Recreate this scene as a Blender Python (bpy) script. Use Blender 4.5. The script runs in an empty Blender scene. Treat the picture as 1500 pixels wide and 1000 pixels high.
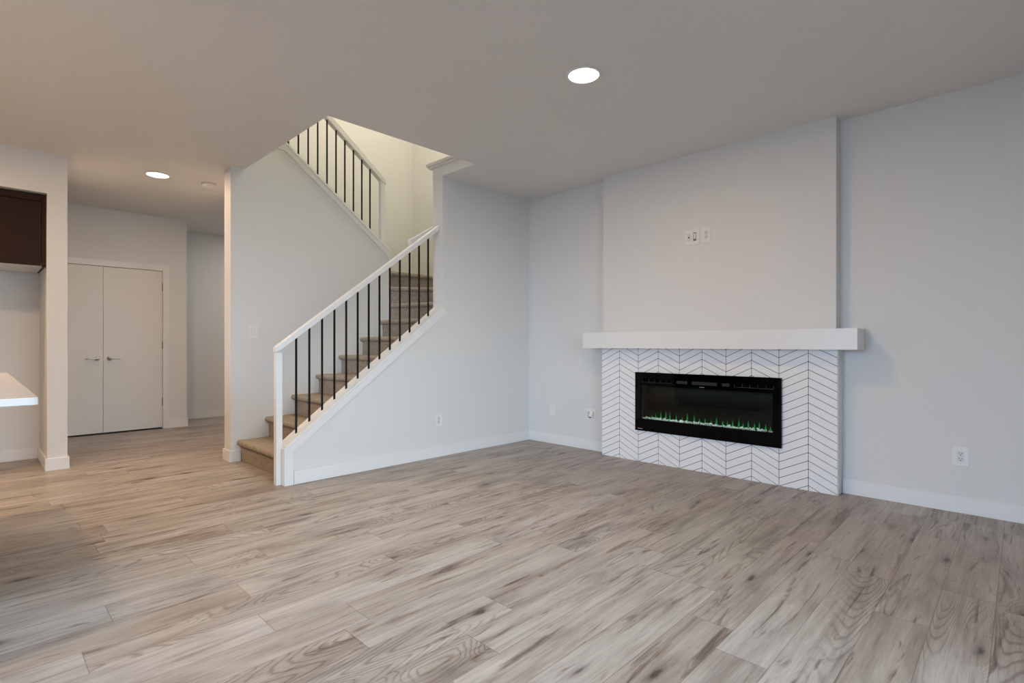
import bpy, bmesh, math, random
from mathutils import Vector, Matrix
random.seed(7)
S = bpy.context.scene
COL = S.collection

# ------------------------------------------------------------------ camera
cam = bpy.data.cameras.new('camera')
cam.sensor_width = 36.0
cam.lens = 770.78 / 1500 * 36
cam.shift_y = 3.9 / 1500
cam.clip_start = 0.02
co = bpy.data.objects.new('camera', cam)
COL.objects.link(co)
co.location = (4.0794, -4.4751, 1.0925)
co.rotation_euler = (math.pi / 2, 0, 0.771914)
S.camera = co

# ------------------------------------------------------------------ view, world, lights
S.view_settings.view_transform = 'Standard'
S.view_settings.look = 'None'
S.view_settings.exposure = 0.0
S.view_settings.gamma = 1.0
S.view_settings.use_curve_mapping = False

W = bpy.data.worlds.new('world')
S.world = W
W.use_nodes = True
wn = W.node_tree
bg = wn.nodes['Background']
bg.inputs[0].default_value = (0.62, 0.78, 1.0, 1)
bg.inputs[1].default_value = 0.15

def area(name, loc, rot, sx, sy, power, color, shape='RECTANGLE', spread=math.pi):
    l = bpy.data.lights.new(name, 'AREA')
    l.shape = shape
    l.size = sx
    if shape in ('RECTANGLE', 'ELLIPSE'):
        l.size_y = sy
    l.energy = power
    l.color = color
    l.spread = spread
    o = bpy.data.objects.new(name, l)
    o.location = loc
    o.rotation_euler = rot
    COL.objects.link(o)
    return o

COOL = (0.66, 0.83, 1.0)
WARM = (1.0, 0.76, 0.52)
# daylight through the window in the right wall and the glazed door in the front wall
# (wide sky panels standing well outside)
area('daylight_right', (11, -4, 5.2), (0, math.radians(90), 0), 8, 22, 7100, (0.68, 0.85, 1.0))
area('daylight_front', (1, -16, 5.2), (math.radians(90), 0, 0), 22, 8, 12600, (0.52, 0.73, 1.0))
# the lamp over the upper landing of the stairwell
area('landing_lamp', (-0.9, -1.2, 5.3), (0, 0, 0), 0.35, 0.35, 48.5, (1.0, 0.90, 0.68), 'DISK')
# recessed ceiling lights: the two in view and the others of the same run
def downlight_lamp(x, y, p, c):
    area('downlight_lamp', (x, y, 2.722), (0, 0, 0), 0.17, 0.17, p, c, 'DISK')
downlight_lamp(2.15, -1.865, 16.5, (1.0, 0.66, 0.33))
downlight_lamp(-1.952, -3.213, 17.8, (1.0, 0.70, 0.47))
downlight_lamp(-0.3, -4.9, 29, (1.0, 0.65, 0.37))
downlight_lamp(2.0, -5.6, 29, (1.0, 0.65, 0.37))
downlight_lamp(-1.9, -5.2, 29, (1.0, 0.65, 0.37))
downlight_lamp(-3.6, -1.2, 11, (1.0, 0.97, 0.95))

# ------------------------------------------------------------------ materials
def newmat(name):
    m = bpy.data.materials.new(name)
    m.use_nodes = True
    return m, m.node_tree.nodes, m.node_tree.links, m.node_tree.nodes['Principled BSDF']

def setp(b, **k):
    names = {'color': 'Base Color', 'rough': 'Roughness', 'metal': 'Metallic', 'spec': 'Specular IOR Level',
             'coat': 'Coat Weight', 'coat_rough': 'Coat Roughness'}
    for a, v in k.items():
        if a == 'color':
            v = (*v, 1)
        b.inputs[names[a]].default_value = v

def paint(name, color, rough, nscale=180, bump=0.0, dist=0.001, spec=0.4, var=0.0):
    m, N, L, b = newmat(name)
    setp(b, color=color, rough=rough, spec=spec)
    tc = N.new('ShaderNodeTexCoord')
    n = N.new('ShaderNodeTexNoise')
    n.inputs['Scale'].default_value = nscale
    n.inputs['Detail'].default_value = 4
    L.new(tc.outputs['Object'], n.inputs['Vector'])
    if bump:
        bp = N.new('ShaderNodeBump')
        bp.inputs['Strength'].default_value = bump
        bp.inputs['Distance'].default_value = dist
        L.new(n.outputs['Fac'], bp.inputs['Height'])
        L.new(bp.outputs['Normal'], b.inputs['Normal'])
    if var:
        r = N.new('ShaderNodeMix')
        r.data_type = 'RGBA'
        r.inputs[6].default_value = (*[c * (1 - var) for c in color], 1)
        r.inputs[7].default_value = (*[min(1, c * (1 + var)) for c in color], 1)
        L.new(n.outputs['Fac'], r.inputs[0])
        L.new(r.outputs[2], b.inputs['Base Color'])
    return m

M = {}
M['wall'] = paint('wall_paint', (0.74, 0.74, 0.73), 0.6, 260, 0.25, 0.0008, 0.3)
M['ceiling'] = paint('ceiling_texture', (0.79, 0.79, 0.78), 0.85, 95, 0.9, 0.004, 0.2, 0.05)
M['trim'] = paint('white_trim_paint', (0.81, 0.81, 0.805), 0.32, 60, 0.03, 0.0005, 0.45)
M['door'] = paint('door_paint', (0.79, 0.77, 0.74), 0.4, 60, 0.04, 0.0005, 0.4)
M['plastic'] = paint('white_plastic', (0.80, 0.80, 0.79), 0.3, 40, 0.0, 0.001, 0.5)
M['plastic2'] = paint('warm_white_plastic', (0.70, 0.695, 0.68), 0.35, 40, 0.0, 0.001, 0.5)
M['black_slot'] = paint('black_slot', (0.012, 0.012, 0.012), 0.6, 40)
M['brown_port'] = paint('brown_port', (0.16, 0.125, 0.085), 0.5, 40)
M['black_metal'] = paint('black_metal', (0.006, 0.006, 0.006), 0.5, 90, 0.05, 0.0005, 0.2)
M['dark_wood'] = paint('dark_cabinet', (0.028, 0.0125, 0.007), 0.5, 30, 0.0, 0.001, 0.12, 0.2)
M['quartz'] = paint('quartz_top', (0.80, 0.78, 0.76), 0.12, 300, 0.0, 0.001, 0.5, 0.04)
M['tile'] = paint('white_tile', (0.87, 0.87, 0.88), 0.16, 25, 0.05, 0.001, 0.5)
M['grout'] = paint('grey_grout', (0.045, 0.045, 0.05), 0.85, 300, 0.3, 0.0005)
M['black_gloss'] = paint('black_glass', (0.0015, 0.0015, 0.002), 0.03, 40, 0, 0.001, 0.1)
M['firebox'] = paint('firebox_liner', (0.0025, 0.0025, 0.0025), 0.8, 60, 0.0, 0.001, 0.1)
M['grille'] = paint('grille_metal', (0.015, 0.015, 0.017), 0.35, 60)
M['logo'] = paint('silver_print', (0.45, 0.45, 0.45), 0.4, 60)
m, N, L, b = newmat('satin_nickel')
setp(b, color=(0.80, 0.78, 0.75), metal=1.0, rough=0.3)
M['nickel'] = m
m, N, L, b = newmat('hinge_metal')
setp(b, color=(0.28, 0.26, 0.24), metal=1.0, rough=0.35)
M['hinge'] = m

m, N, L, b = newmat('led_diffuser')
setp(b, color=(0.9, 0.9, 0.88), rough=0.5)
b.inputs['Emission Color'].default_value = (1.0, 0.86, 0.66, 1)
b.inputs['Emission Strength'].default_value = 7.0
M['led'] = m

# clear glass of fireplace and windows: lets light straight through, reflects by angle
def clear_glass(name, tint, rough=0.0, ior=1.5):
    m = bpy.data.materials.new(name)
    m.use_nodes = True
    N = m.node_tree.nodes; L = m.node_tree.links
    N.remove(N['Principled BSDF'])
    out = N['Material Output']
    t = N.new('ShaderNodeBsdfTransparent'); t.inputs[0].default_value = (*tint, 1)
    g = N.new('ShaderNodeBsdfGlossy'); g.inputs['Roughness'].default_value = rough
    f = N.new('ShaderNodeFresnel'); f.inputs['IOR'].default_value = ior
    mx = N.new('ShaderNodeMixShader')
    L.new(f.outputs[0], mx.inputs[0]); L.new(t.outputs[0], mx.inputs[1]); L.new(g.outputs[0], mx.inputs[2])
    L.new(mx.outputs[0], out.inputs[0])
    return m
M['fire_glass'] = clear_glass('fireplace_glass', (0.72, 0.72, 0.72), 0.01, 1.33)
M['window_glass'] = clear_glass('window_glass', (0.97, 0.98, 0.98))

# green flame: glowing translucent tongue, fading towards the tip
m = bpy.data.materials.new('green_flame')
m.use_nodes = True
N = m.node_tree.nodes; L = m.node_tree.links
N.remove(N['Principled BSDF'])
tc = N.new('ShaderNodeTexCoord'); sp = N.new('ShaderNodeSeparateXYZ')
L.new(tc.outputs['Generated'], sp.inputs[0])
rp = N.new('ShaderNodeValToRGB')
rp.color_ramp.elements[0].position = 0.0; rp.color_ramp.elements[0].color = (0.22, 0.22, 0.22, 1)
rp.color_ramp.elements[1].position = 1.0; rp.color_ramp.elements[1].color = (0.0, 0.0, 0.0, 1)
e = rp.color_ramp.elements.new(0.35); e.color = (0.16, 0.16, 0.16, 1)
L.new(sp.outputs['Z'], rp.inputs[0])
lw = N.new('ShaderNodeLayerWeight'); lw.inputs[0].default_value = 0.35
inv = N.new('ShaderNodeMath'); inv.operation = 'SUBTRACT'; inv.inputs[0].default_value = 1.0
L.new(lw.outputs['Facing'], inv.inputs[1])
mu = N.new('ShaderNodeMath'); mu.operation = 'MULTIPLY'
L.new(rp.outputs[0], mu.inputs[0]); L.new(inv.outputs[0], mu.inputs[1])
em = N.new('ShaderNodeEmission'); em.inputs[0].default_value = (0.02, 0.75, 0.16, 1); em.inputs[1].default_value = 1.6
tr = N.new('ShaderNodeBsdfTransparent')
mx = N.new('ShaderNodeMixShader')
L.new(mu.outputs[0], mx.inputs[0]); L.new(tr.outputs[0], mx.inputs[1]); L.new(em.outputs[0], mx.inputs[2])
L.new(mx.outputs[0], N['Material Output'].inputs[0])
M['flame'] = m
m, N, L, b = newmat('crystal')
setp(b, color=(0.95, 0.98, 0.96), rough=0.15)
M['crystal'] = m

# carpet
m, N, L, b = newmat('beige_carpet')
setp(b, rough=0.95, spec=0.1)
tc = N.new('ShaderNodeTexCoord')
n1 = N.new('ShaderNodeTexNoise'); n1.inputs['Scale'].default_value = 55; n1.inputs['Detail'].default_value = 5; n1.inputs['Roughness'].default_value = 0.7
n2 = N.new('ShaderNodeTexNoise'); n2.inputs['Scale'].default_value = 420; n2.inputs['Detail'].default_value = 2
L.new(tc.outputs['Object'], n1.inputs[0]); L.new(tc.outputs['Object'], n2.inputs[0])
rp = N.new('ShaderNodeValToRGB')
rp.color_ramp.elements[0].position = 0.32; rp.color_ramp.elements[0].color = (0.19, 0.15, 0.11, 1)
rp.color_ramp.elements[1].position = 0.62; rp.color_ramp.elements[1].color = (0.50, 0.43, 0.355, 1)
ad = N.new('ShaderNodeMath'); ad.operation = 'MULTIPLY_ADD'; ad.inputs[1].default_value = 0.45
ad2 = N.new('ShaderNodeMath'); ad2.operation = 'MULTIPLY'; ad2.inputs[1].default_value = 0.55
L.new(n1.outputs[0], ad2.inputs[0]); L.new(n2.outputs[0], ad.inputs[0]); L.new(ad2.outputs[0], ad.inputs[2])
L.new(ad.outputs[0], rp.inputs[0]); L.new(rp.outputs[0], b.inputs['Base Color'])
bp = N.new('ShaderNodeBump'); bp.inputs['Strength'].default_value = 0.8; bp.inputs['Distance'].default_value = 0.004
L.new(n2.outputs[0], bp.inputs['Height']); L.new(bp.outputs[0], b.inputs['Normal'])
M['carpet'] = m

# wood plank floor
def floor_material():
    m, N, L, b = newmat('oak_planks')
    tc = N.new('ShaderNodeTexCoord')
    sx = N.new('ShaderNodeSeparateXYZ'); L.new(tc.outputs['Object'], sx.inputs[0])
    def math_(op, a, bb=None, c=None):
        n = N.new('ShaderNodeMath'); n.operation = op
        for i, v in enumerate((a, bb, c)):
            if v is None: continue
            if isinstance(v, (int, float)): n.inputs[i].default_value = v
            else: L.new(v, n.inputs[i])
        return n.outputs[0]
    def noise(vec, scale, detail=3, rough=0.5, dist=0.0):
        n = N.new('ShaderNodeTexNoise'); n.inputs['Scale'].default_value = scale
        n.inputs['Detail'].default_value = detail; n.inputs['Roughness'].default_value = rough
        n.inputs['Distortion'].default_value = dist
        L.new(vec, n.inputs['Vector']); return n.outputs['Fac']
    def comb(x, y, z):
        n = N.new('ShaderNodeCombineXYZ')
        for i, v in enumerate((x, y, z)):
            if isinstance(v, (int, float)): n.inputs[i].default_value = v
            else: L.new(v, n.inputs[i])
        return n.outputs[0]
    def ramp(fac, stops):
        r = N.new('ShaderNodeValToRGB'); cr = r.color_ramp
        cr.elements[0].position, cr.elements[0].color = stops[0][0], (*stops[0][1], 1)
        cr.elements[1].position, cr.elements[1].color = stops[-1][0], (*stops[-1][1], 1)
        for p, c in stops[1:-1]:
            e = cr.elements.new(p); e.color = (*c, 1)
        L.new(fac, r.inputs[0]); return r.outputs[0]
    def mix(kind, fac, a, bb):
        n = N.new('ShaderNodeMix'); n.data_type = 'RGBA'; n.blend_type = kind
        if isinstance(fac, (int, float)): n.inputs[0].default_value = fac
        else: L.new(fac, n.inputs[0])
        for i, v in ((6, a), (7, bb)):
            if isinstance(v, tuple): n.inputs[i].default_value = (*v, 1)
            else: L.new(v, n.inputs[i])
        return n.outputs[2]
    x, y = sx.outputs[0], sx.outputs[1]
    PW, PL = 0.178, 1.22
    u = math_('DIVIDE', math_('SUBTRACT', x, 3.995), PW)
    row = math_('FLOOR', u)
    fu = math_('FRACT', u)
    wn1 = N.new('ShaderNodeTexWhiteNoise'); wn1.noise_dimensions = '1D'; L.new(row, wn1.inputs['W'])
    v = math_('ADD', math_('DIVIDE', y, PL), math_('MULTIPLY', wn1.outputs['Value'], 7.3))
    pk = math_('FLOOR', v)
    fv = math_('FRACT', v)
    wn2 = N.new('ShaderNodeTexWhiteNoise'); wn2.noise_dimensions = '2D'
    L.new(comb(row, pk, 0), wn2.inputs['Vector'])
    rnd = wn2.outputs['Value']
    sc = N.new('ShaderNodeSeparateColor'); L.new(wn2.outputs['Color'], sc.inputs[0])
    # local plank coordinates, shifted per plank
    ox = math_('MULTIPLY', sc.outputs[0], 37.0); oy = math_('MULTIPLY', sc.outputs[1], 53.0)
    px = math_('ADD', x, ox); py = math_('ADD', y, oy)
    # knots: sparse, pulled along the grain
    vo = N.new('ShaderNodeTexVoronoi'); vo.inputs['Scale'].default_value = 1.25
    vo.inputs['Randomness'].default_value = 1.0
    wob = noise(comb(math_('MULTIPLY', px, 14), math_('MULTIPLY', py, 5), 0), 1.0, 3)
    kx = math_('MULTIPLY_ADD', wob, 0.35, math_('MULTIPLY', px, 5.2))
    L.new(comb(kx, math_('MULTIPLY', py, 1.75), 0.0), vo.inputs['Vector'])
    kd = vo.outputs['Distance']
    sc2 = N.new('ShaderNodeSeparateColor'); L.new(vo.outputs['Color'], sc2.inputs[0])
    ksel = math_('GREATER_THAN', sc2.outputs[0], 0.38)
    # knot centre and its halo
    kn = ramp(kd, [(0.0, (1, 1, 1)), (0.06, (0.9, 0.9, 0.9)), (0.10, (0.3, 0.3, 0.3)), (0.17, (0, 0, 0))])
    kh = ramp(kd, [(0.0, (1, 1, 1)), (0.16, (0.5, 0.5, 0.5)), (0.42, (0, 0, 0))])
    # grain lines bend round knots
    bend = math_('MULTIPLY', kh, 0.55)
    low = noise(comb(math_('MULTIPLY', px, 4.4), math_('MULTIPLY', py, 0.55), 0), 1.0, 1.5, 0.4, 0.15)
    fine0 = noise(comb(math_('MULTIPLY', px, 90), math_('MULTIPLY', py, 30), 0), 1.0, 2)
    field = math_('ADD', math_('MULTIPLY', low, 3.1), bend)
    rings = math_('SINE', math_('MULTIPLY_ADD', fine0, 1.6, math_('MULTIPLY', field, 84.0)))
    rings01 = math_('MULTIPLY_ADD', rings, 0.5, 0.5)
    rings_s = math_('MULTIPLY', math_('POWER', rings01, 4.5), math_('GREATER_THAN', sc.outputs[2], 0.40))
    gate = ramp(noise(comb(math_('MULTIPLY', px, 3.5), math_('MULTIPLY', py, 0.9), 4.0), 1.0, 2), [(0.42, (0, 0, 0)), (0.56, (1, 1, 1))])
    # fine pores
    fine = noise(comb(math_('MULTIPLY', px, 190), math_('MULTIPLY', py, 7), 0), 1.0, 4, 0.65)
    fine2 = noise(comb(math_('MULTIPLY', px, 60), math_('MULTIPLY', py, 2.6), 2.0), 1.0, 4, 0.6, 0.4)
    # broad stains
    st = noise(comb(math_('MULTIPLY', px, 8.5), math_('MULTIPLY', py, 1.7), 8.0), 1.0, 5, 0.6, 0.6)
    strk = noise(comb(math_('MULTIPLY', px, 26), math_('MULTIPLY', py, 1.2), 3.0), 1.0, 3, 0.55, 0.5)

    base = ramp(rnd, [(0.0, (0.360, 0.308, 0.264)), (0.3, (0.402, 0.358, 0.318)), (0.6, (0.425, 0.390, 0.360)), (0.82, (0.378, 0.330, 0.287)), (1.0, (0.435, 0.400, 0.370))])
    c = mix('MULTIPLY', 0.95, base, ramp(st, [(0.28, (0.58, 0.54, 0.52)), (0.44, (0.90, 0.88, 0.87)), (0.58, (1.05, 1.05, 1.05)), (0.75, (1.14, 1.14, 1.13))]))
    c = mix('MULTIPLY', 0.8, c, ramp(strk, [(0.27, (0.50, 0.44, 0.40)), (0.40, (0.90, 0.88, 0.86)), (0.6, (1.0, 1.0, 1.0)), (0.8, (1.12, 1.11, 1.10))]))
    c = mix('MULTIPLY', 0.55, c, ramp(fine2, [(0.3, (0.72, 0.70, 0.68)), (0.5, (1, 1, 1)), (0.7, (1.12, 1.12, 1.12))]))
    c = mix('MULTIPLY', 0.42, c, ramp(fine, [(0.32, (0.62, 0.60, 0.58)), (0.5, (1, 1, 1)), (0.7, (1.15, 1.15, 1.15))]))
    c = mix('MULTIPLY', math_('MULTIPLY', math_('MULTIPLY', rings_s, gate), 0.62), c, (0.42, 0.37, 0.34))
    dk = noise(comb(math_('MULTIPLY', px, 21), math_('MULTIPLY', py, 2.0), 11.0), 1.0, 5, 0.62, 1.1)
    c = mix('MULTIPLY', 0.85, c, ramp(dk, [(0.28, (0.22, 0.16, 0.13)), (0.36, (0.58, 0.51, 0.47)), (0.42, (1, 1, 1)), (0.7, (1.04, 1.04, 1.04))]))
    halo = math_('MULTIPLY', math_('MULTIPLY', kh, ksel), 0.55)
    c = mix('MULTIPLY', halo, c, (0.42, 0.36, 0.33))
    core = math_('MULTIPLY', math_('MULTIPLY', kn, ksel), 0.9)
    c = mix('MIX', core, c, (0.035, 0.024, 0.018))
    # joints
    eu = math_('MINIMUM', fu, math_('SUBTRACT', 1.0, fu))
    ev = math_('MINIMUM', fv, math_('SUBTRACT', 1.0, fv))
    ju = ramp(math_('MULTIPLY', eu, PW * 100), [(0.0, (1, 1, 1)), (0.10, (1, 1, 1)), (0.20, (0, 0, 0))])
    jv = ramp(math_('MULTIPLY', ev, PL * 100), [(0.0, (1, 1, 1)), (0.10, (1, 1, 1)), (0.22, (0, 0, 0))])
    jn = math_('MAXIMUM', ju, jv)
    c = mix('MULTIPLY', math_('MULTIPLY', jn, 0.55), c, (0.35, 0.31, 0.28))
    L.new(c, b.inputs['Base Color'])
    rr = math_('MULTIPLY_ADD', fine, 0.12, 0.34)
    L.new(rr, b.inputs['Roughness'])
    b.inputs['Specular IOR Level'].default_value = 0.42
    bp = N.new('ShaderNodeBump'); bp.inputs['Strength'].default_value = 0.35; bp.inputs['Distance'].default_value = 0.0012
    h = math_('SUBTRACT', math_('MULTIPLY', fine, 0.6), math_('MULTIPLY', jn, 1.0))
    L.new(h, bp.inputs['Height']); L.new(bp.outputs[0], b.inputs['Normal'])
    return m
M['floor'] = floor_material()

# ------------------------------------------------------------------ mesh helpers
def BM():
    return bmesh.new()

def box(bm, x0, x1, y0, y1, z0, z1):
    vs = [bm.verts.new((x, y, z)) for x in (x0, x1) for y in (y0, y1) for z in (z0, z1)]
    for f in ((0, 1, 3, 2), (4, 6, 7, 5), (0, 4, 5, 1), (2, 3, 7, 6), (0, 2, 6, 4), (1, 5, 7, 3)):
        bm.faces.new([vs[i] for i in f])

def prism(bm, pts, axis, a, b):
    """polygon pts (2-D) pushed along an axis from a to b; x: pts are (y,z); y: (x,z); z: (x,y)"""
    def P(p, t):
        return {'x': (t, p[0], p[1]), 'y': (p[0], t, p[1]), 'z': (p[0], p[1], t)}[axis]
    A = [bm.verts.new(P(p, a)) for p in pts]
    B = [bm.verts.new(P(p, b)) for p in pts]
    n = len(pts)
    bm.faces.new(A); bm.faces.new(B[::-1])
    for i in range(n):
        bm.faces.new((A[i], B[i], B[(i + 1) % n], A[(i + 1) % n]))

def cyl(bm, c, r, h, axis='z', seg=32, r2=None):
    """lathe-like drum centred on c along an axis, starting at c"""
    r2 = r if r2 is None else r2
    def P(a, rr, t):
        u, v = rr * math.cos(a), rr * math.sin(a)
        d = {'x': (t, u, v), 'y': (u, t, v), 'z': (u, v, t)}[axis]
        return Vector(c) + Vector(d)
    A = [bm.verts.new(P(2 * math.pi * i / seg, r, 0)) for i in range(seg)]
    B = [bm.verts.new(P(2 * math.pi * i / seg, r2, h)) for i in range(seg)]
    bm.faces.new(A); bm.faces.new(B[::-1])
    for i in range(seg):
        bm.faces.new((A[i], B[i], B[(i + 1) % seg], A[(i + 1) % seg]))

def lathe(bm, c, prof, seg=40):
    rings = []
    for r, z in prof:
        if r < 1e-6:
            rings.append([bm.verts.new((c[0], c[1], c[2] + z))])
        else:
            rings.append([bm.verts.new((c[0] + r * math.cos(2 * math.pi * i / seg), c[1] + r * math.sin(2 * math.pi * i / seg), c[2] + z)) for i in range(seg)])
    for A, B in zip(rings, rings[1:]):
        for i in range(seg):
            j = (i + 1) % seg
            if len(A) == 1 and len(B) > 1: bm.faces.new((A[0], B[i], B[j]))
            elif len(B) == 1 and len(A) > 1: bm.faces.new((A[i], B[0], A[j]))
            elif len(A) > 1: bm.faces.new((A[i], B[i], B[j], A[j]))

def tube(bm, pts, rad, seg=14):
    """round bar through points; rad is one radius or one per point"""
    pts = [Vector(p) for p in pts]
    n = len(pts)
    rs = rad if isinstance(rad, (list, tuple)) else [rad] * n
    rings = []
    up = Vector((0, 0, 1))
    for i, p in enumerate(pts):
        d = (pts[min(i + 1, n - 1)] - pts[max(i - 1, 0)]).normalized()
        u = up if abs(d.z) < 0.95 else Vector((1, 0, 0))
        s = d.cross(u).normalized(); t = s.cross(d).normalized()
        rings.append([bm.verts.new(p + rs[i] * (math.cos(a) * s + math.sin(a) * t)) for a in (2 * math.pi * k / seg for k in range(seg))])
    for A, B in zip(rings, rings[1:]):
        for k in range(seg):
            bm.faces.new((A[k], B[k], B[(k + 1) % seg], A[(k + 1) % seg]))
    bm.faces.new(rings[0][::-1]); bm.faces.new(rings[-1])

def world_loc(o):
    v = Vector((0, 0, 0))
    while o:
        v += o.location; o = o.parent
    return v

def obj(name, bm, mat, parent=None, bevel=0.0, smooth=False, origin=None, seg=2):
    bmesh.ops.recalc_face_normals(bm, faces=bm.faces)
    org = Vector(origin) if origin else Vector((0, 0, 0))
    base = world_loc(parent) if parent else Vector((0, 0, 0))
    shift = base if parent else org
    bmesh.ops.translate(bm, verts=bm.verts, vec=-shift)
    me = bpy.data.meshes.new(name)
    bm.to_mesh(me); bm.free()
    me.materials.append(mat)
    o = bpy.data.objects.new(name, me)
    COL.objects.link(o)
    if parent: o.parent = parent
    else: o.location = org
    if smooth:
        for p in me.polygons: p.use_smooth = True
    if bevel:
        md = o.modifiers.new('bevel', 'BEVEL'); md.width = bevel; md.segments = seg
        md.limit_method = 'ANGLE'; md.angle_limit = math.radians(40)
    return o

def thing(name, label, cat, loc, group=None):
    o = bpy.data.objects.new(name, None)
    o.empty_display_size = 0.1
    COL.objects.link(o)
    o.location = loc
    return tag(o, label, cat, group)

def tag(o, label, cat, group=None):
    o['label'] = label; o['category'] = cat
    if group: o['group'] = group
    return o

def struct(name, bm, mat, bevel=0.0, parent=None):
    o = obj(name, bm, mat, parent, bevel)
    if not parent: o['kind'] = 'structure'
    return o

H = 2.74          # main ceiling
F2 = 3.12         # upper floor
H2 = 5.55         # upper ceiling
XR = 4.55; YF = -8.0; XL = -4.64

# ------------------------------------------------------------------ setting: floor, ceilings
bm = BM(); box(bm, XL - .15, XR + .15, YF - .15, 0.15, -0.1, 0.0)
struct('floor', bm, M['floor'])

bm = BM()
T = F2 - .001
box(bm, XL - .15, XR + .15, YF - .15, -2.68, H, T)              # in front of the stairwell
box(bm, 0.48, XR + .15, -2.68, -1.25, H, T)
box(bm, -0.14, 0.48, -1.25, 0.0, H, 2.835)                     # thin ledge over the stair wall
box(bm, 0.48, XR + .15, -1.25, 0.15, H, T)
box(bm, XL - .15, -1.36, -2.68, -2.41, H, T)
box(bm, -2.295, -1.377, -2.41, -2.25, H + .001, T)
box(bm, XL - .15, -2.45, -2.41, 0.15, H, T)
bmesh.ops.remove_doubles(bm, verts=bm.verts, dist=1e-6)
struct('ceiling', bm, M['ceiling'])
bm = BM(); box(bm, XL - .15, 0.6, -4.2, 0.15, H2, H2 + .1)
struct('ceiling_upper', bm, M['wall'])

# ------------------------------------------------------------------ walls
bm = BM()
box(bm, XL - .15, XR + .15, 0.0, 0.15, 0, H)
struct('wall_back', bm, M['wall'])
bm = BM()
box(bm, -2.45, 0.62, 0.0005, 0.15, H, H2)
struct('wall_back_upper', bm, M['wall'])
bm = BM(); box(bm, 0.48, 0.62, -4.2, 0.0, F2, H2)
struct('wall_right_upper', bm, M['wall'])
bm = BM(); box(bm, -2.45, -2.30, -4.2, 0.0, F2, H2)
struct('wall_left_upper', bm, M['wall'])
bm = BM(); box(bm, -2.45, 0.62, -4.35, -4.2, F2, H2)
struct('wall_front_upper', bm, M['wall'])
bm = BM(); box(bm, -2.45, -2.30, -2.40, 0.0, 0, F2)
struct('wall_stairwell', bm, M['wall'])
bm = BM(); box(bm, -2.30, -1.37, -2.40, -2.28, 0, H)
struct('wall_stair_closet', bm, M['wall'])

# full-height wall beside the stairs (room side face at x = 0) and the low wall under the railing
SL = 0.757
def zc(y):                      # top of the low wall under the lower railing
    return 0.331 + SL * (y + 2.745)
bm = BM(); box(bm, -0.14, 0.0, -1.256, 0.0, 0, H)
struct('wall_stair_side', bm, M['wall'])
bm = BM()
y0, y1 = -2.787, -1.256
prism(bm, [(y0, 0), (y1, 0), (y1, zc(y1) - .02), (y0 + .0, zc(y0) - .02)], 'x', -0.14, 0.0)
struct('wall_stair_low', bm, M['wall'])

# inner wall between the two flights, with a sloping top
SU = -0.770
def zu(y):
    return 2.185 + SU * (y + 1.10)
YB = -2.29
bm = BM()
prism(bm, [(-2.80, 0), (-1.10, 0), (-1.10, zu(-1.10) - .03), (YB, zu(YB) - .03), (-2.68, zu(YB) - .03), (-2.68, H), (-2.80, H)], 'x', -1.36, -1.19)
struct('wall_stair_inner', bm, M['wall'])

# hall: closet wall with an opening for the double door, far wall
bm = BM()
box(bm, -4.05, -3.93, -2.745, -2.47, 0, H)
box(bm, -4.05, -3.93, -3.975, -2.745, 2.04, H)
box(bm, -4.05, -3.93, YF, -3.975, 0, H)
box(bm, XL, -4.05, -2.59, -2.47, 0, H)
struct('wall_closet', bm, M['wall'])
bm = BM(); box(bm, XL - .15, XL, YF - .15, 0.0, 0, H)
struct('wall_left', bm, M['wall'])

# pier, niche and the wall over it
bm = BM()
box(bm, -2.71, -1.96, -4.02, -3.885, 0, H)
box(bm, -2.83, -2.71, -5.1, -3.885, 0, H)
box(bm, -2.10, -1.96, -5.1, -4.02, 2.395, H)
box(bm, -2.83, -1.96, -5.24, -5.1, 0, H)
box(bm, -2.83, -2.71, YF, -5.24, 0, H)
struct('wall_niche', bm, M['wall'])

# right wall with a large window, front wall with a glazed door (both behind the camera)
bm = BM()
box(bm, XR, XR + .15, -2.05, 0.0, 0, H)
box(bm, XR, XR + .15, YF, -4.45, 0, H)
box(bm, XR, XR + .15, -4.45, -2.05, 0, 0.10)
box(bm, XR, XR + .15, -4.45, -2.05, 2.30, H)
struct('wall_right', bm, M['wall'])
bm = BM()
for a, b_ in ((-4.45, -4.39), (-2.11, -2.05), (-3.28, -3.22)):
    box(bm, XR + .04, XR + .10, a, b_, 0.10, 2.30)
box(bm, XR + .04, XR + .10, -4.39, -2.11, 0.10, 0.18); box(bm, XR + .04, XR + .10, -4.39, -2.11, 2.24, 2.30)
w1 = struct('window_1', bm, M['trim'])
bm = BM(); box(bm, XR + .066, XR + .074, -4.40, -2.10, 0.17, 2.25)
obj('window_pane', bm, M['window_glass'], w1)
bm = BM()
box(bm, XL, 1.35, YF - .15, YF, 0, H); box(bm, 3.95, XR + .15, YF - .15, YF, 0, H)
box(bm, 1.35, 3.95, YF - .15, YF, 2.32, H)
struct('wall_front', bm, M['wall'])
bm = BM()
for a, b_ in ((1.35, 1.43), (2.61, 2.69), (3.87, 3.95)):
    box(bm, a, b_, YF - .10, YF - .04, 0.0, 2.32)
box(bm, 1.35, 3.95, YF - .10, YF - .04, 0.0, 0.1); box(bm, 1.35, 3.95, YF - .10, YF - .04, 2.24, 2.32)
w2 = struct('window_2', bm, M['trim'])
bm = BM(); box(bm, 1.40, 3.90, YF - .074, YF - .066, 0.08, 2.26)
obj('window_pane', bm, M['window_glass'], w2)

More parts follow.
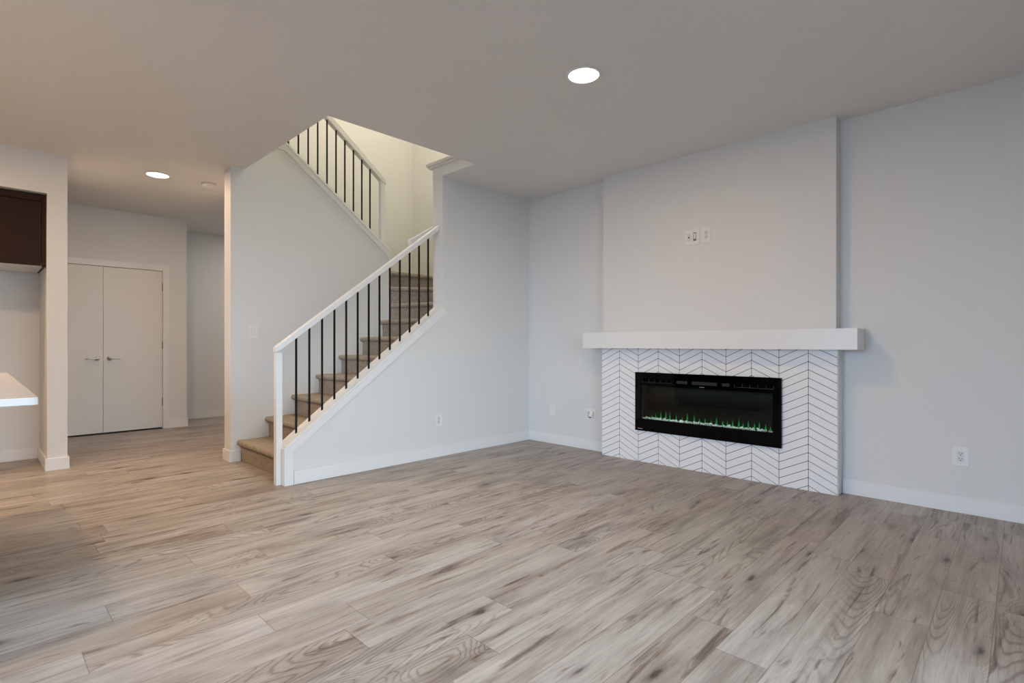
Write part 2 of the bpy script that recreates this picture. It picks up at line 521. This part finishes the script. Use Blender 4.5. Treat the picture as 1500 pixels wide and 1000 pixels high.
# ------------------------------------------------------------------ chimney breast (opening for the insert)
CX0, CX1 = 1.095, 3.105
OX0, OX1, OZ0, OZ1 = 1.50, 2.72, 0.325, 0.80
bm = BM()
yb = -0.115
box(bm, CX0, CX1, yb, 0.0, OZ1, H)
box(bm, CX0, CX1, yb, 0.0, 0, OZ0)
box(bm, CX0, OX0, yb, 0.0, OZ0, OZ1)
box(bm, OX1, CX1, yb, 0.0, OZ0, OZ1)
struct('wall_chimney_breast', bm, M['wall'])

# tiled surround
def clip(poly, lo, hi):
    """Sutherland-Hodgman against a rectangle"""
    for ax in (0, 1):
        for side, lim in ((1, lo[ax]), (-1, hi[ax])):
            out = []
            for i in range(len(poly)):
                p, q = poly[i], poly[(i + 1) % len(poly)]
                dp, dq = side * (p[ax] - lim), side * (q[ax] - lim)
                if dp >= 0: out.append(p)
                if (dp >= 0) != (dq >= 0):
                    t = dp / (dp - dq)
                    out.append((p[0] + t * (q[0] - p[0]), p[1] + t * (q[1] - p[1])))
            poly = out
            if len(poly) < 3: return []
    ar = 0.5 * sum(poly[i][0] * poly[(i + 1) % len(poly)][1] - poly[(i + 1) % len(poly)][0] * poly[i][1] for i in range(len(poly)))
    return poly if abs(ar) > 2e-6 else []

TX0, TX1, TZ1 = 1.088, 3.118, 1.053
surround = thing('tile_surround', 'white chevron tile surround with grey grout around the electric fireplace', 'tile surround', (2.1, -0.12, 0))
bm = BM()
yt = -0.1255
for (a, b_, c, d) in ((TX0, TX1, OZ1, TZ1), (TX0, TX1, 0, OZ0), (TX0, OX0, OZ0, OZ1), (OX1, TX1, OZ0, OZ1)):
    box(bm, a, b_, -0.123, yb - .0005, c, d)
for xa, xb in ((TX1 - .012, TX1), (TX0, TX0 + .006)):
    box(bm, xa, xb, yb, -0.0005, 0, TZ1)
obj('grout_bed', bm, M['grout'], surround)
PX, PZ, DR, G = 0.2048, 0.06175, 0.102, 0.0040
bm = BM(); bs = BM()
def tile_poly(xl, xr, zl, zr):
    s = (zr - zl) / (xr - xl)
    g = G * math.sqrt(1 + s * s)
    xl2, xr2 = xl + G * .5, xr - G * .5
    a = zl + s * (xl2 - xl); c = zl + s * (xr2 - xl)
    return [(xl2, a + g * .5), (xr2, c + g * .5), (xr2, c + PZ - g * .5), (xl2, a + PZ - g * .5)]
for k in range(-1, 10):
    xl = 1.2888 + (k - 0) * PX
    xr = xl + PX
    rising = (k % 2 != 0)          # even edges are peaks
    for j in range(-3, 20):
        zp = 0.0385 + j * PZ
        zl, zr = (zp - DR, zp) if rising else (zp, zp - DR)
        poly = tile_poly(xl, xr, zl, zr)
        for lo, hi in (((TX0 + .0005, OZ1), (TX1 - G * .5, TZ1)), ((TX0 + .0005, 0.001), (TX1 - G * .5, OZ0)),
                       ((TX0 + .0005, OZ0), (OX0, OZ1)), ((OX1, OZ0), (TX1 - G * .5, OZ1))):
            p = clip(poly, lo, hi)
            if p: prism(bm, p, 'y', yt, -0.1225)
# right return: one narrow rising column
for j in range(-3, 22):
    zp = 0.0385 + j * PZ - DR
    poly = tile_poly(-0.1255, 0.0793, zp, zp + DR)
    p = clip(poly, (-0.1245, 0.001), (-0.0005, TZ1))
    if p: prism(bs, p, 'x', TX1 - .0005, TX1 + .0025)
obj('chevron_tiles', bm, M['tile'], surround)
obj('return_tiles', bs, M['tile'], surround)

# mantel shelf
bm = BM(); box(bm, 0.943, 3.262, -0.250, -0.1151, 1.0535, 1.2035)
box(bm, 0.943, CX0 - .0005, -0.1152, -0.0005, 1.0535, 1.2035)
box(bm, CX1 + .0005, 3.262, -0.1152, -0.0005, 1.0535, 1.2035)
bmesh.ops.remove_doubles(bm, verts=bm.verts, dist=2e-4)
tag(obj('mantel_shelf', bm, M['trim'], origin=(2.1, -.12, 1.0535)), 'long white box mantel shelf over the chevron tiles', 'mantel shelf')

# ------------------------------------------------------------------ electric fireplace
fp = thing('electric_fireplace', 'wide black glass electric fireplace with green flames set in white tiles', 'fireplace', (2.11, -0.13, 0.293))
FX0, FX1, FZ0, FZ1 = 1.475, 2.746, 0.293, 0.833
IX0, IX1, IZ0, IZ1 = 1.538, 2.686, 0.405, 0.712
bm = BM()
y0, y1 = -0.150, -0.127
VZ0, VZ1 = 0.742, 0.772
slots = [(1.548, 1.845), (1.885, 1.988), (2.022, 2.250), (2.285, 2.352), (2.388, 2.692)]
box(bm, FX0, FX1, y0, y1, FZ0, IZ0)
box(bm, FX0, IX0, y0, y1, IZ0, IZ1); box(bm, IX1, FX1, y0, y1, IZ0, IZ1)
box(bm, FX0, FX1, y0, y1, IZ1, VZ0); box(bm, FX0, FX1, y0, y1, VZ1, FZ1)
xs = [FX0] + [v for s_ in slots for v in s_] + [FX1]
for i in range(0, len(xs), 2):
    box(bm, xs[i], xs[i + 1], y0, y1, VZ0, VZ1)
obj('frame', bm, M['black_gloss'], fp)
bm = BM(); box(bm, IX0, IX1, -0.147, -0.143, IZ0, IZ1)
obj('glass_pane', bm, M['fire_glass'], fp)
# firebox
bm = BM()
box(bm, 1.51, 2.71, -0.018, -0.010, 0.335, 0.79)
box(bm, 1.51, 1.52, -0.127, -0.018, 0.335, 0.79); box(bm, 2.70, 2.71, -0.127, -0.018, 0.335, 0.79)
box(bm, 1.52, 2.70, -0.127, -0.018, 0.335, 0.345); box(bm, 1.52, 2.70, -0.127, -0.018, 0.78, 0.79)
box(bm, 1.52, 2.70, -0.127, -0.018, 0.716, 0.728)
obj('firebox', bm, M['firebox'], fp)
bm = BM(); box(bm, 1.53, 2.69, -0.126, -0.022, 0.345, 0.398)
obj('bed_tray', bm, M['firebox'], fp)
# vent grilles behind the slots
for i, (a, b_) in enumerate(slots):
    bm = BM()
    if i in (0, 4):
        box(bm, a, b_, -0.1515, -0.146, VZ0, VZ0 + .004)
        box(bm, a, a + .004, -0.1515, -0.146, VZ0, VZ1 - .008); box(bm, b_ - .004, b_, -0.1515, -0.146, VZ0, VZ1 - .008)
        n = 5
        for k in range(1, n):
            xx = a + (b_ - a) * k / n
            box(bm, xx - .0012, xx + .0012, -0.142, -0.128, VZ0, VZ1)
    elif i == 2:
        box(bm, a + .004, b_ - .004, -0.146, -0.142, VZ0 + .002, VZ1 - .002)
        box(bm, a + .004, b_ - .004, -0.149, -0.146, VZ0 + .002, VZ0 + .006)
        box(bm, a + .004, b_ - .004, -0.149, -0.146, VZ0 + .014, VZ0 + .018)
    else:
        box(bm, a + .003, b_ - .003, -0.147, -0.142, VZ0 + .002, VZ1 - .003)
    obj('vent_grille', bm, M['grille'], fp)
# small unreadable silver prints
bm = BM()
for a, w, z in ((1.503, .014, .0), (1.5185, .008, -.0005), (1.528, .010, -.0005), (1.5395, .012, -.001)):
    box(bm, a, a + w, -0.1504, -0.1500, 0.311 + z, 0.315 + z)
obj('printed_mark', bm, M['logo'], fp)
bm = BM()
for a, w in ((2.098, .016), (2.1155, .010), (2.127, .012)):
    box(bm, a, a + w, -0.1504, -0.1500, 0.7235, 0.7275)
obj('printed_mark', bm, M['logo'], fp)
# crystals
rc = random.Random(3)
bm = BM()
for k in range(420):
    cx = rc.uniform(1.545, 2.682); cy = rc.uniform(-0.124, -0.06)
    r = rc.uniform(.0035, .009)
    cz = 0.398 + r * .6 + (rc.random() ** 2) * .011
    mt = Matrix.Translation((cx, cy, cz)) @ Matrix.Rotation(rc.uniform(0, 6.28), 4, (rc.random() + .01, rc.random(), rc.random())) @ Matrix.Diagonal((r * rc.uniform(.8, 1.6), r * rc.uniform(.6, 1.2), r, 1))
    bmesh.ops.create_icosphere(bm, subdivisions=1, radius=1, matrix=mt)
cr = obj('crystal_bed', bm, M['crystal'], fp)
cr['kind'] = 'stuff'; cr['label'] = 'bed of small clear white crystals'
# flames
xf = [1.60, 1.643, 1.70, 1.745, 1.79, 1.845, 1.90, 1.955, 2.02, 2.06, 2.115, 2.165, 2.21, 2.262, 2.305, 2.345, 2.395, 2.43, 2.475, 2.52, 2.56, 2.605, 2.645]
hf = [.045, .06, .085, .095, .080, .070, .050, .100, .085, .060, .065, .050, .085, .060, .055, .070, .085, .055, .080, .065, .080, .065, .045]
for x_, h_ in zip(xf, hf):
    bm = BM()
    seg = 10
    rings = []
    bend_ = rc.uniform(-.005, .005)
    for i in range(9):
        t = i / 8
        r = (0.0075 * math.sin(math.pi * min(1, t * 1.15 + .18)) ** 0.9 * (1 - t) ** .55 + .0004) if t < 1 else .0003
        rings.append((x_ + bend_ * math.sin(3 * t), 0.403 + h_ * 1.2 * t, max(r, .0003)))
    vr = [[bm.verts.new((cx + r * math.cos(2 * math.pi * k / seg), -0.075 + .5 * r * math.sin(2 * math.pi * k / seg), z)) for k in range(seg)] for cx, z, r in rings]
    for A, B in zip(vr, vr[1:]):
        for k in range(seg):
            bm.faces.new((A[k], B[k], B[(k + 1) % seg], A[(k + 1) % seg]))
    bm.faces.new(vr[0]); bm.faces.new(vr[-1][::-1])
    obj('flame', bm, M['flame'], fp, smooth=True)
area('crystal_fill', (2.11, -0.085, 0.708), (0, 0, 0), 1.1, 0.05, 3.2, (0.78, 1.0, 0.87))  # added downward strip light brightening the crystals, in place of a glow from below

# ------------------------------------------------------------------ baseboards
BH, BT = 0.105, 0.013
def bboard(name, boxes):
    bm = BM()
    for (a, b_, c, d) in boxes:
        box(bm, a, b_, c, d, 0, BH)
    struct(name, bm, M['trim'], bevel=0.002)
bboard('baseboard_back', [(0.0, TX0 - .002, -BT, 0)])
bboard('baseboard_back_right', [(TX1 + .004, XR, -BT, 0)])
bboard('baseboard_stair_side', [(0.0, BT, -2.725, -BT)])
bboard('baseboard_stair_inner', [(-1.36 - BT, -1.19 + BT, -2.80 - BT, -2.80), (-1.19, -1.19 + BT, -2.80, -2.722), (-1.36 - BT, -1.36, -2.80, -2.41)])
bboard('baseboard_closet', [(-3.93, -3.93 + BT, -2.675, -2.47 + BT), (XL, -3.93, -2.47, -2.47 + BT)])
bboard('baseboard_left', [(XL, XL + BT, -2.457, 0)])
bboard('baseboard_pier', [(-1.96, -1.96 + BT, -4.02 - BT, -3.885 + BT), (-2.697, -1.96, -4.02 - BT, -4.02), (-2.71, -1.96, -3.885, -3.885 + BT)])
bboard('baseboard_niche', [(-2.71, -2.71 + BT, -5.1, -4.02)])
bboard('baseboard_right', [(XR - BT, XR, -8.0, -BT)])

# casing along the low stair wall: upright, sloping board and the cap
bm = BM()
CW = 0.058
VO = 0.088
ya, yb2 = -2.787, -1.256
prism(bm, [(ya, 0), (ya + CW, 0), (ya + CW, zc(ya + CW) - VO), (ya, zc(ya) - .022)], 'x', 0.0, 0.013)
prism(bm, [(ya + CW, zc(ya + CW) - VO), (yb2, zc(yb2) - VO), (yb2 + .045, zc(yb2) - VO + .034), (yb2, zc(yb2) - .022), (ya, zc(ya) - .022)], 'x', 0.0, 0.012)
struct('trim_1', bm, M['trim'], bevel=0.0015)
bm = BM()
prism(bm, [(-2.790, zc(-2.79) - .02), (-1.2565, zc(-1.2565) - .02), (-1.2565, zc(-1.2565)), (-2.790, zc(-2.79))], 'x', -0.150, 0.0145)
prism(bm, [(-2.800, 0), (-2.7875, 0), (-2.7875, zc(-2.79) - .005), (-2.800, zc(-2.79) - .012)], 'x', -0.045, 0.0145)
struct('trim_2', bm, M['trim'], bevel=0.0015)

# casing of the inner wall: sloping cap, board under it, end board
bm = BM()
prism(bm, [(-1.085, zu(-1.10) - .012), (-1.10, zu(-1.10)), (YB, zu(YB)), (-2.68, zu(YB)), (-2.68, zu(YB) - .028), (YB, zu(YB) - .028), (-1.10, zu(-1.10) - .028), (-1.085, zu(-1.10) - .03)], 'x', -1.375, -1.172)
prism(bm, [(-1.085, zu(-1.10) - .028), (YB, zu(YB) - .028), (-2.68, zu(YB) - .028), (-2.68, zu(YB) - .085), (YB - .01, zu(YB) - .085), (-1.112, zu(-1.10) - .085), (-1.112, 1.38), (-1.085, 1.38)], 'x', -1.19, -1.180)
struct('trim_3', bm, M['trim'])
bm = BM(); box(bm, -1.36, -1.19, -1.099, -1.085, 0, zu(-1.10) - .03)
struct('trim_4', bm, M['trim'])

# ledge cap over the end of the stair wall
bm = BM()
box(bm, -0.185, 0.479, -1.288, 0.0, 2.836, 2.856)
box(bm, -0.205, 0.479, -1.305, 0.0, 2.856, 2.885)
struct('trim_5', bm, M['trim'], bevel=0.002)
bm = BM(); box(bm, -0.155, 0.479, -1.262, -1.2505, H + .0005, 2.836); box(bm, -0.155, -0.1405, -1.2505, -0.0, H + .0005, 2.836)
struct('trim_6', bm, M['trim'])
# end board of the full-height wall
bm = BM(); box(bm, -0.148, 0.0, -1.262, -1.2565, zc(-1.2565) - .005, H - .0005)
struct('trim_7', bm, M['trim'])

# ------------------------------------------------------------------ staircase
RISE, RUN = 0.195, 0.2535
XW0, XW1 = -1.189, -0.141
stairs = thing('staircase', 'flight of beige carpeted stairs rising behind the white railing', 'staircase', (-0.66, -2.72, 0))
def carpet_step(poly, a, b_, n, parent):
    """tread body over poly (x,y), rounded nosing along the front edge a-b"""
    zt = RISE * n
    zb = zt - RISE
    bm = BM()
    prism(bm, poly, 'z', zb, zt)
    A, B = Vector(a), Vector(b_)
    d = (B - A).normalized()
    nrm = Vector((d.y, -d.x))
    c = sum((Vector(p) for p in poly), Vector((0, 0))) / len(poly)
    if (c - A).dot(nrm) > 0: nrm = -nrm
    prof = [(-.01, zb + .0), (.004, zb + .0), (.004, zt - .052), (.020, zt - .050)]
    for k in range(9):
        t = -math.pi / 2 + math.pi * k / 8
        prof.append((.022 + .020 * math.cos(t), zt - .0235 + .0235 * math.sin(t) + (.0008 if k == 8 else 0)))
    prof += [(-.01, zt + .0008)]
    RA = [bm.verts.new((A.x + nrm.x * o, A.y + nrm.y * o, z)) for o, z in prof]
    RB = [bm.verts.new((B.x + nrm.x * o, B.y + nrm.y * o, z)) for o, z in prof]
    k = len(prof)
    bm.faces.new(RA); bm.faces.new(RB[::-1])
    for i in range(k):
        bm.faces.new((RA[i], RB[i], RB[(i + 1) % k], RA[(i + 1) % k]))
    return obj('carpeted_step', bm, M['carpet'], parent)
def yr(n):
    return -2.705 + RUN * (n - 1)
for n in range(1, 7):
    yy = yr(n)
    carpet_step([(XW0, yy), (XW1, yy), (XW1, yr(n + 1)), (XW0, yr(n + 1))], (XW0, yy), (XW1, yy), n, stairs)
PV = Vector((-1.182, -1.083))
def ray(ang, x=None, y=None):
    t = math.tan(math.radians(ang))
    if x is not None: return (x, PV.y + (x - PV.x) * t)
    return (PV.x + (y - PV.y) / t, y)
a8, a9 = 24, 54
r8 = ray(a8, x=XW1); r9 = ray(a9, y=-0.001)
yy = yr(7)
pv = (PV.x, PV.y)
carpet_step([(XW0, yy), (XW1, yy), r8, pv, (XW0, -1.08)], (XW0, yy), (XW1, yy), 7, stairs)
carpet_step([pv, r8, (XW1, -0.001), r9], pv, r8, 8, stairs)
XE = -1.27
carpet_step([pv, r9, (XE, -0.001), (XE, -1.065)], pv, r9, 9, stairs)
carpet_step([(XE, -1.08), (XE, -0.001), (-2.299, -0.001), (-2.299, -1.08)], (XE, -1.08), (XE, -0.001), 10, stairs)
for n in range(11, 16):
    yy = -1.08 - .232 * (n - 11)
    carpet_step([(-1.377, yy), (-2.299, yy), (-2.299, yy - .232), (-1.377, yy - .232)], (-1.377, yy), (-2.299, yy), n, stairs)

# ------------------------------------------------------------------ lower railing
rail = thing('stair_railing', 'lower white stair railing with black balusters beside the carpeted steps', 'railing', (-0.075, -2.81, 0))
bm = BM(); box(bm, -0.103, -0.052, -2.836, -2.7885, 0, 1.025)
obj('newel_post', bm, M['trim'], rail, bevel=0.002)
def zr(y):
    return 1.147 + SL * (y + 2.669)        # underside of handrail
bm = BM()
th = 0.05
prism(bm, [(-2.840, 1.030), (-2.79, zr(-2.79)), (-1.2625, zr(-1.2625)), (-1.2625, zr(-1.2625) + th), (-2.840, zr(-2.840) + th)], 'x', -0.108, -0.048)
obj('handrail', bm, M['trim'], rail, bevel=0.003)
def baluster(y, x, zb, zt, parent, name='baluster'):
    bm = BM(); s = 0.0065
    box(bm, x - s, x + s, y - s, y + s, zb, zt)
    return obj(name, bm, M['black_metal'], parent)
for k in range(13):
    y = -2.6715 + .10792 * k
    baluster(y, -0.075, zc(y) - .004, zr(y) + .004, rail)

# upper railing
rail2 = thing('stair_railing', 'upper white stair railing with black balusters seen through the ceiling opening', 'railing', (-1.27, -1.14, 2.2))
XU = -1.272
def zr2(y):
    return 3.085 - .782 * (y + 1.30)
bm = BM(); box(bm, XU - .027, XU + .027, -1.172, -1.118, zu(-1.12) + .002, zr2(-1.16) + .012)
obj('newel_post', bm, M['trim'], rail2, bevel=0.002)
bm = BM()
th = .075
prism(bm, [(-1.112, zr2(-1.112) + .01), (-1.112, zr2(-1.112) + th), (-2.62, zr2(-2.62) + th), (-2.62, zr2(-2.62)), (-1.16, zr2(-1.16))], 'x', XU - .034, XU + .034)
obj('handrail', bm, M['trim'], rail2, bevel=0.003)
for k in range(11):
    y = -1.302 - .10335 * k
    baluster(y, XU, zu(max(y, YB)) - .004, zr2(y) + .004, rail2)

# grab rail on the stair side of the full-height wall
hr = thing('wall_handrail', 'short white wall handrail showing behind the top of the lower stair railing', 'handrail', (-0.19, -1.3, 2.1))
bm = BM()
def zh(y): return 2.108 + .60 * (y + 1.50)
prism(bm, [(-1.495, zh(-1.495)), (-1.49, zh(-1.49) - .055), (-0.62, zh(-.62) - .055), (-0.62, zh(-.62))], 'x', -0.245, -0.205)
obj('rail', bm, M['trim'], hr, bevel=0.004)
for yb_ in (-1.18, -0.72):
    bm = BM()
    box(bm, -0.206, -0.1405, yb_ - .02, yb_ + .02, zh(yb_) - .05, zh(yb_) - .02)
    obj('bracket', bm, M['trim'], hr)

# ------------------------------------------------------------------ closet double door
def lever(parent, y, sgn):
    bm = BM()
    cyl(bm, (-3.9255, y, 0.918), 0.026, 0.012, 'x', 28)
    cyl(bm, (-3.915, y, 0.918), 0.011, 0.040, 'x', 20)
    tube(bm, [(-3.880, y - sgn * .008, .918), (-3.878, y + sgn * .02, .918), (-3.880, y + sgn * .075, .917), (-3.886, y + sgn * .115, .916)], [.011, .0105, .009, .0075], 14)
    obj('lever_handle', bm, M['nickel'], parent, smooth=True)
for nm, ya, yb_, sg, yh in (('door_1', -3.972, -3.3615, -1, -3.42), ('door_2', -3.3585, -2.748, 1, -3.30)):
    bm = BM(); box(bm, -3.965, -3.9275, ya, yb_, 0.018, 2.035)
    d = struct(nm, bm, M['door'], bevel=0.0015)
    lever(d, yh, sg)
    for z in (0.30, 1.03, 1.78):
        yy = ya - .004 if sg < 0 else yb_ + .0015
        bm = BM(); cyl(bm, (-3.9215, yy, z), 0.0065, 0.10, 'z', 12)
        obj('hinge', bm, M['hinge'], d)
bm = BM()
box(bm, -3.93, -3.916, -2.745, -2.675, 0, 2.112)
box(bm, -3.93, -3.916, -4.045, -3.975, 0, 2.112)
box(bm, -3.93, -3.916, -3.975, -2.745, 2.04, 2.112)
struct('trim_8', bm, M['trim'], bevel=0.002)
# black sheet behind the doors; its colour stands in for the closet's shade
bm = BM(); box(bm, -4.049, -4.04, -3.97, -2.75, 0, 2.035)
struct('closet_shade_sheet', bm, M['black_slot'])

# ------------------------------------------------------------------ fridge niche cabinet
cab = thing('wall_cabinet', 'dark brown wall cabinet over the empty niche', 'cabinet', (-2.35, -4.5, 1.77))
KZ0, KZ1 = 1.775, 2.385
bm = BM()
box(bm, -2.705, -2.05, -4.035, -4.022, KZ0 - .002, KZ1)
box(bm, -2.705, -2.05, -5.097, -5.08, KZ0 - .002, KZ1)
box(bm, -2.705, -2.05, -5.08, -4.035, KZ1 - .03, KZ1)
obj('carcass', bm, M['dark_wood'], cab)
bm = BM(); box(bm, -2.705, -2.048, -5.08, -4.036, KZ0, KZ0 + .018)
o = obj('underside_panel', bm, M['trim'], cab); o['label'] = 'white underside panel'
bm = BM(); box(bm, -2.05, -2.028, -4.051, -4.0215, KZ0 - .012, KZ1)
box(bm, -2.05, -2.024, -5.08, -4.052, KZ1 - .055, KZ1)
obj('filler_strip', bm, M['dark_wood'], cab, bevel=0.001)
for a, b_ in ((-4.563, -4.054), (-5.08, -4.567)):
    bm = BM(); box(bm, -2.048, -2.029, a, b_, KZ0 - .003, KZ1 - .058)
    obj('door', bm, M['dark_wood'], cab, bevel=0.001)

# ------------------------------------------------------------------ kitchen island
bm = BM()
pts = []
x0, x1, y0, y1, r = -0.475, 1.720, -5.55, -4.318, 0.02
for cx_, cy_, a0 in ((x1 - r, y1 - r, 0), (x0 + r, y1 - r, 90), (x0 + r, y0 + r, 180), (x1 - r, y0 + r, 270)):
    for k in range(5):
        t = math.radians(a0 + 22.5 * k); pts.append((cx_ + r * math.cos(t), cy_ + r * math.sin(t)))
prism(bm, pts, 'z', 0.890, 0.915)
tag(obj('island_countertop', bm, M['quartz'], origin=(.6, -4.9, .89), bevel=0.002), 'white slab countertop jutting in at the left edge of the room', 'countertop')
isl = thing('kitchen_island', 'dark brown island cabinet under the white countertop', 'cabinet', (0.3, -5.1, 0))
bm = BM(); box(bm, -0.44, 1.05, -5.5, -4.66, 0.09, 0.8895); box(bm, -0.38, 0.99, -5.44, -4.72, 0, 0.09)
obj('body', bm, M['dark_wood'], isl)
for k in range(3):
    bm = BM(); a = -0.43 + k * .49; box(bm, a, a + .48, -4.660, -4.642, 0.10, 0.875)
    obj('panel', bm, M['dark_wood'], isl, bevel=0.001)

# ------------------------------------------------------------------ ceiling lights, detector
def ceiling_light(x, y, label):
    t = thing('ceiling_light', label, 'ceiling light', (x, y, H), 'recessed ceiling lights')
    bm = BM(); lathe(bm, (x, y, H), [(.093, 0), (.108, 0), (.108, -.003), (.104, -.007), (.093, -.010), (.093, 0)])
    obj('trim_ring', bm, M['plastic'], t, smooth=True)
    bm = BM(); lathe(bm, (x, y, H), [(0, -.008), (.085, -.0085), (.093, -.006), (.093, -.001), (0, -.001)])
    obj('diffuser', bm, M['led'], t, smooth=True)
ceiling_light(2.15, -1.865, 'round lit ceiling light above the room in front of the fireplace')
ceiling_light(-1.952, -3.213, 'round lit ceiling light in the hall near the closet doors')
sd = thing('smoke_detector', 'small round white smoke detector on the hall ceiling', 'smoke detector', (-1.924, -2.77, H))
bm = BM(); lathe(bm, (-1.924, -2.77, H), [(0, 0), (.072, 0), (.072, -.008), (.060, -.010), (.060, 0)], 32)
obj('base', bm, M['plastic2'], sd, smooth=False)
bm = BM(); lathe(bm, (-1.924, -2.77, H), [(0, -.009), (.062, -.010), (.064, -.018), (.060, -.034), (.045, -.040), (0, -.041)], 32)
obj('cover', bm, M['plastic'], sd, smooth=True)

# ------------------------------------------------------------------ outlets and switches
# built in a frame: u along the wall, w out of the wall, z up
def plate_builder(plane):
    def P(u0, u1, w0, w1, z0, z1, bm):
        if plane[0] == 'y':
            box(bm, u0, u1, plane[1] - w1, plane[1] - w0, z0, z1)
        else:
            box(bm, plane[1] + w0, plane[1] + w1, u0, u1, z0, z1)
    return P
def base_loc(plane, u, z):
    return (u, plane[1], z) if plane[0] == 'y' else (plane[1], u, z)
def cover_plate(t, P, u0, u1, z0, z1):
    bm = BM(); P(u0, u1, 0, .006, z0, z1, bm)
    return obj('cover_plate', bm, M['plastic'], t, bevel=0.0025)
def receptacle(t, P, u, z):
    bm = BM(); P(u - .0165, u + .0165, .0058, .0078, z - .034, z + .034, bm)
    r = obj('receptacle', bm, M['plastic2'], t, bevel=0.0008)
    for dz in (.017, -.017):
        bm = BM()
        P(u - .0085, u - .0055, .0077, .0083, z + dz + .000, z + dz + .008, bm)
        P(u + .0055, u + .0085, .0077, .0083, z + dz + .000, z + dz + .008, bm)
        P(u - .0025, u + .0025, .0077, .0083, z + dz - .011, z + dz - .005, bm)
        o = obj('socket_holes', bm, M['black_slot'], r)
def outlet(plane, u0, u1, z0, z1, label, group='wall outlets'):
    P = plate_builder(plane); uc, zc_ = (u0 + u1) / 2, (z0 + z1) / 2
    t = thing('wall_outlet', label, 'outlet', base_loc(plane, uc, zc_), group)
    cover_plate(t, P, u0, u1, z0, z1)
    receptacle(t, P, uc, zc_)
    for dz in (.049, -.049):
        bm = BM(); P(uc - .003, uc + .003, .0058, .0068, zc_ + dz - .003, zc_ + dz + .003, bm)
        obj('screw', bm, M['plastic2'], t)
    return t
outlet(('y', 0.0), 3.741, 3.827, 0.303, 0.427, 'white wall outlet low on the wall right of the fireplace')
outlet(('x', 0.0), -1.352, -1.269, 0.293, 0.419, 'white wall outlet low on the wall below the stairs')
outlet(('y', -0.115), 2.101, 2.185, 1.956, 2.089, 'white wall outlet high above the mantel, right of the cable plate')
# small plate with two toggles left of the fireplace
P = plate_builder(('y', 0.0))
t = thing('data_plate', 'small white data plate low on the wall near the room corner', 'wall plate', (0.352, 0, 0.365))
cover_plate(t, P, 0.313, 0.392, 0.305, 0.426)
for dz in (.018, -.018):
    bm = BM(); P(0.345, 0.360, .0058, .0085, 0.365 + dz - .008, 0.365 + dz + .008, bm)
    obj('jack', bm, M['plastic2'], t, bevel=0.0008)
# double plate with adapter left of the fireplace
t = thing('wall_outlet', 'wide white double outlet plate low beside the tiled fireplace', 'outlet', (0.867, 0, 0.362), 'wall outlets')
cover_plate(t, P, 0.806, 0.928, 0.303, 0.422)
receptacle(t, P, 0.840, 0.362)
bm = BM(); P(0.878, 0.911, .0058, .0078, 0.328, 0.396, bm)
obj('insert', bm, M['plastic2'], t, bevel=0.0008)
pa = thing('plug_adapter', 'small white plug adapter in the double outlet beside the tiles', 'adapter', (0.89, -0.03, 0.36))
bm = BM(); prism(bm, [(-0.008, .333), (-0.046, .333), (-0.046, .352), (-0.020, .400), (-0.008, .400)], 'x', 0.868, 0.902)
obj('body', bm, M['plastic'], pa, bevel=0.003)
bm = BM(); box(bm, 0.874, 0.896, -0.0475, -0.0458, .336, .346)
obj('port', bm, M['black_slot'], pa)
# cable plate over the mantel
P = plate_builder(('y', -0.115))
t = thing('cable_plate', 'white cable plate with a brown port above the mantel', 'wall plate', (2.018, -.115, 2.02))
cover_plate(t, P, 1.953, 2.083, 1.953, 2.087)
bm = BM(); P(1.972, 2.006, .0058, .0075, 1.986, 2.054, bm)
obj('insert', bm, M['plastic2'], t, bevel=0.0008)
bm = BM(); cyl(bm, (1.990, -0.1225, 2.018), 0.006, -0.006, 'y', 16)
obj('cable_jack', bm, M['black_slot'], t)
bm = BM(); P(2.028, 2.056, .0058, .0068, 1.984, 2.056, bm)
o = obj('port', bm, M['brown_port'], t)
bm = BM(); P(2.031, 2.053, .0067, .0074, 2.002, 2.048, bm)
obj('port_flap', bm, M['plastic2'], o)
# light switch on the inner stair wall
P = plate_builder(('x', -1.19))
t = thing('light_switch', 'white rocker light switch on the wall left of the stairs', 'light switch', (-1.19, -2.60, 1.21))
cover_plate(t, P, -2.644, -2.561, 1.150, 1.274)
bm = BM(); P(-2.619, -2.586, .0058, .0078, 1.178, 1.246, bm)
o = obj('rocker_frame', bm, M['plastic2'], t, bevel=0.0006)
bm = BM(); P(-2.615, -2.590, .0078, .0105, 1.183, 1.241, bm)
obj('rocker', bm, M['plastic'], o, bevel=0.001)
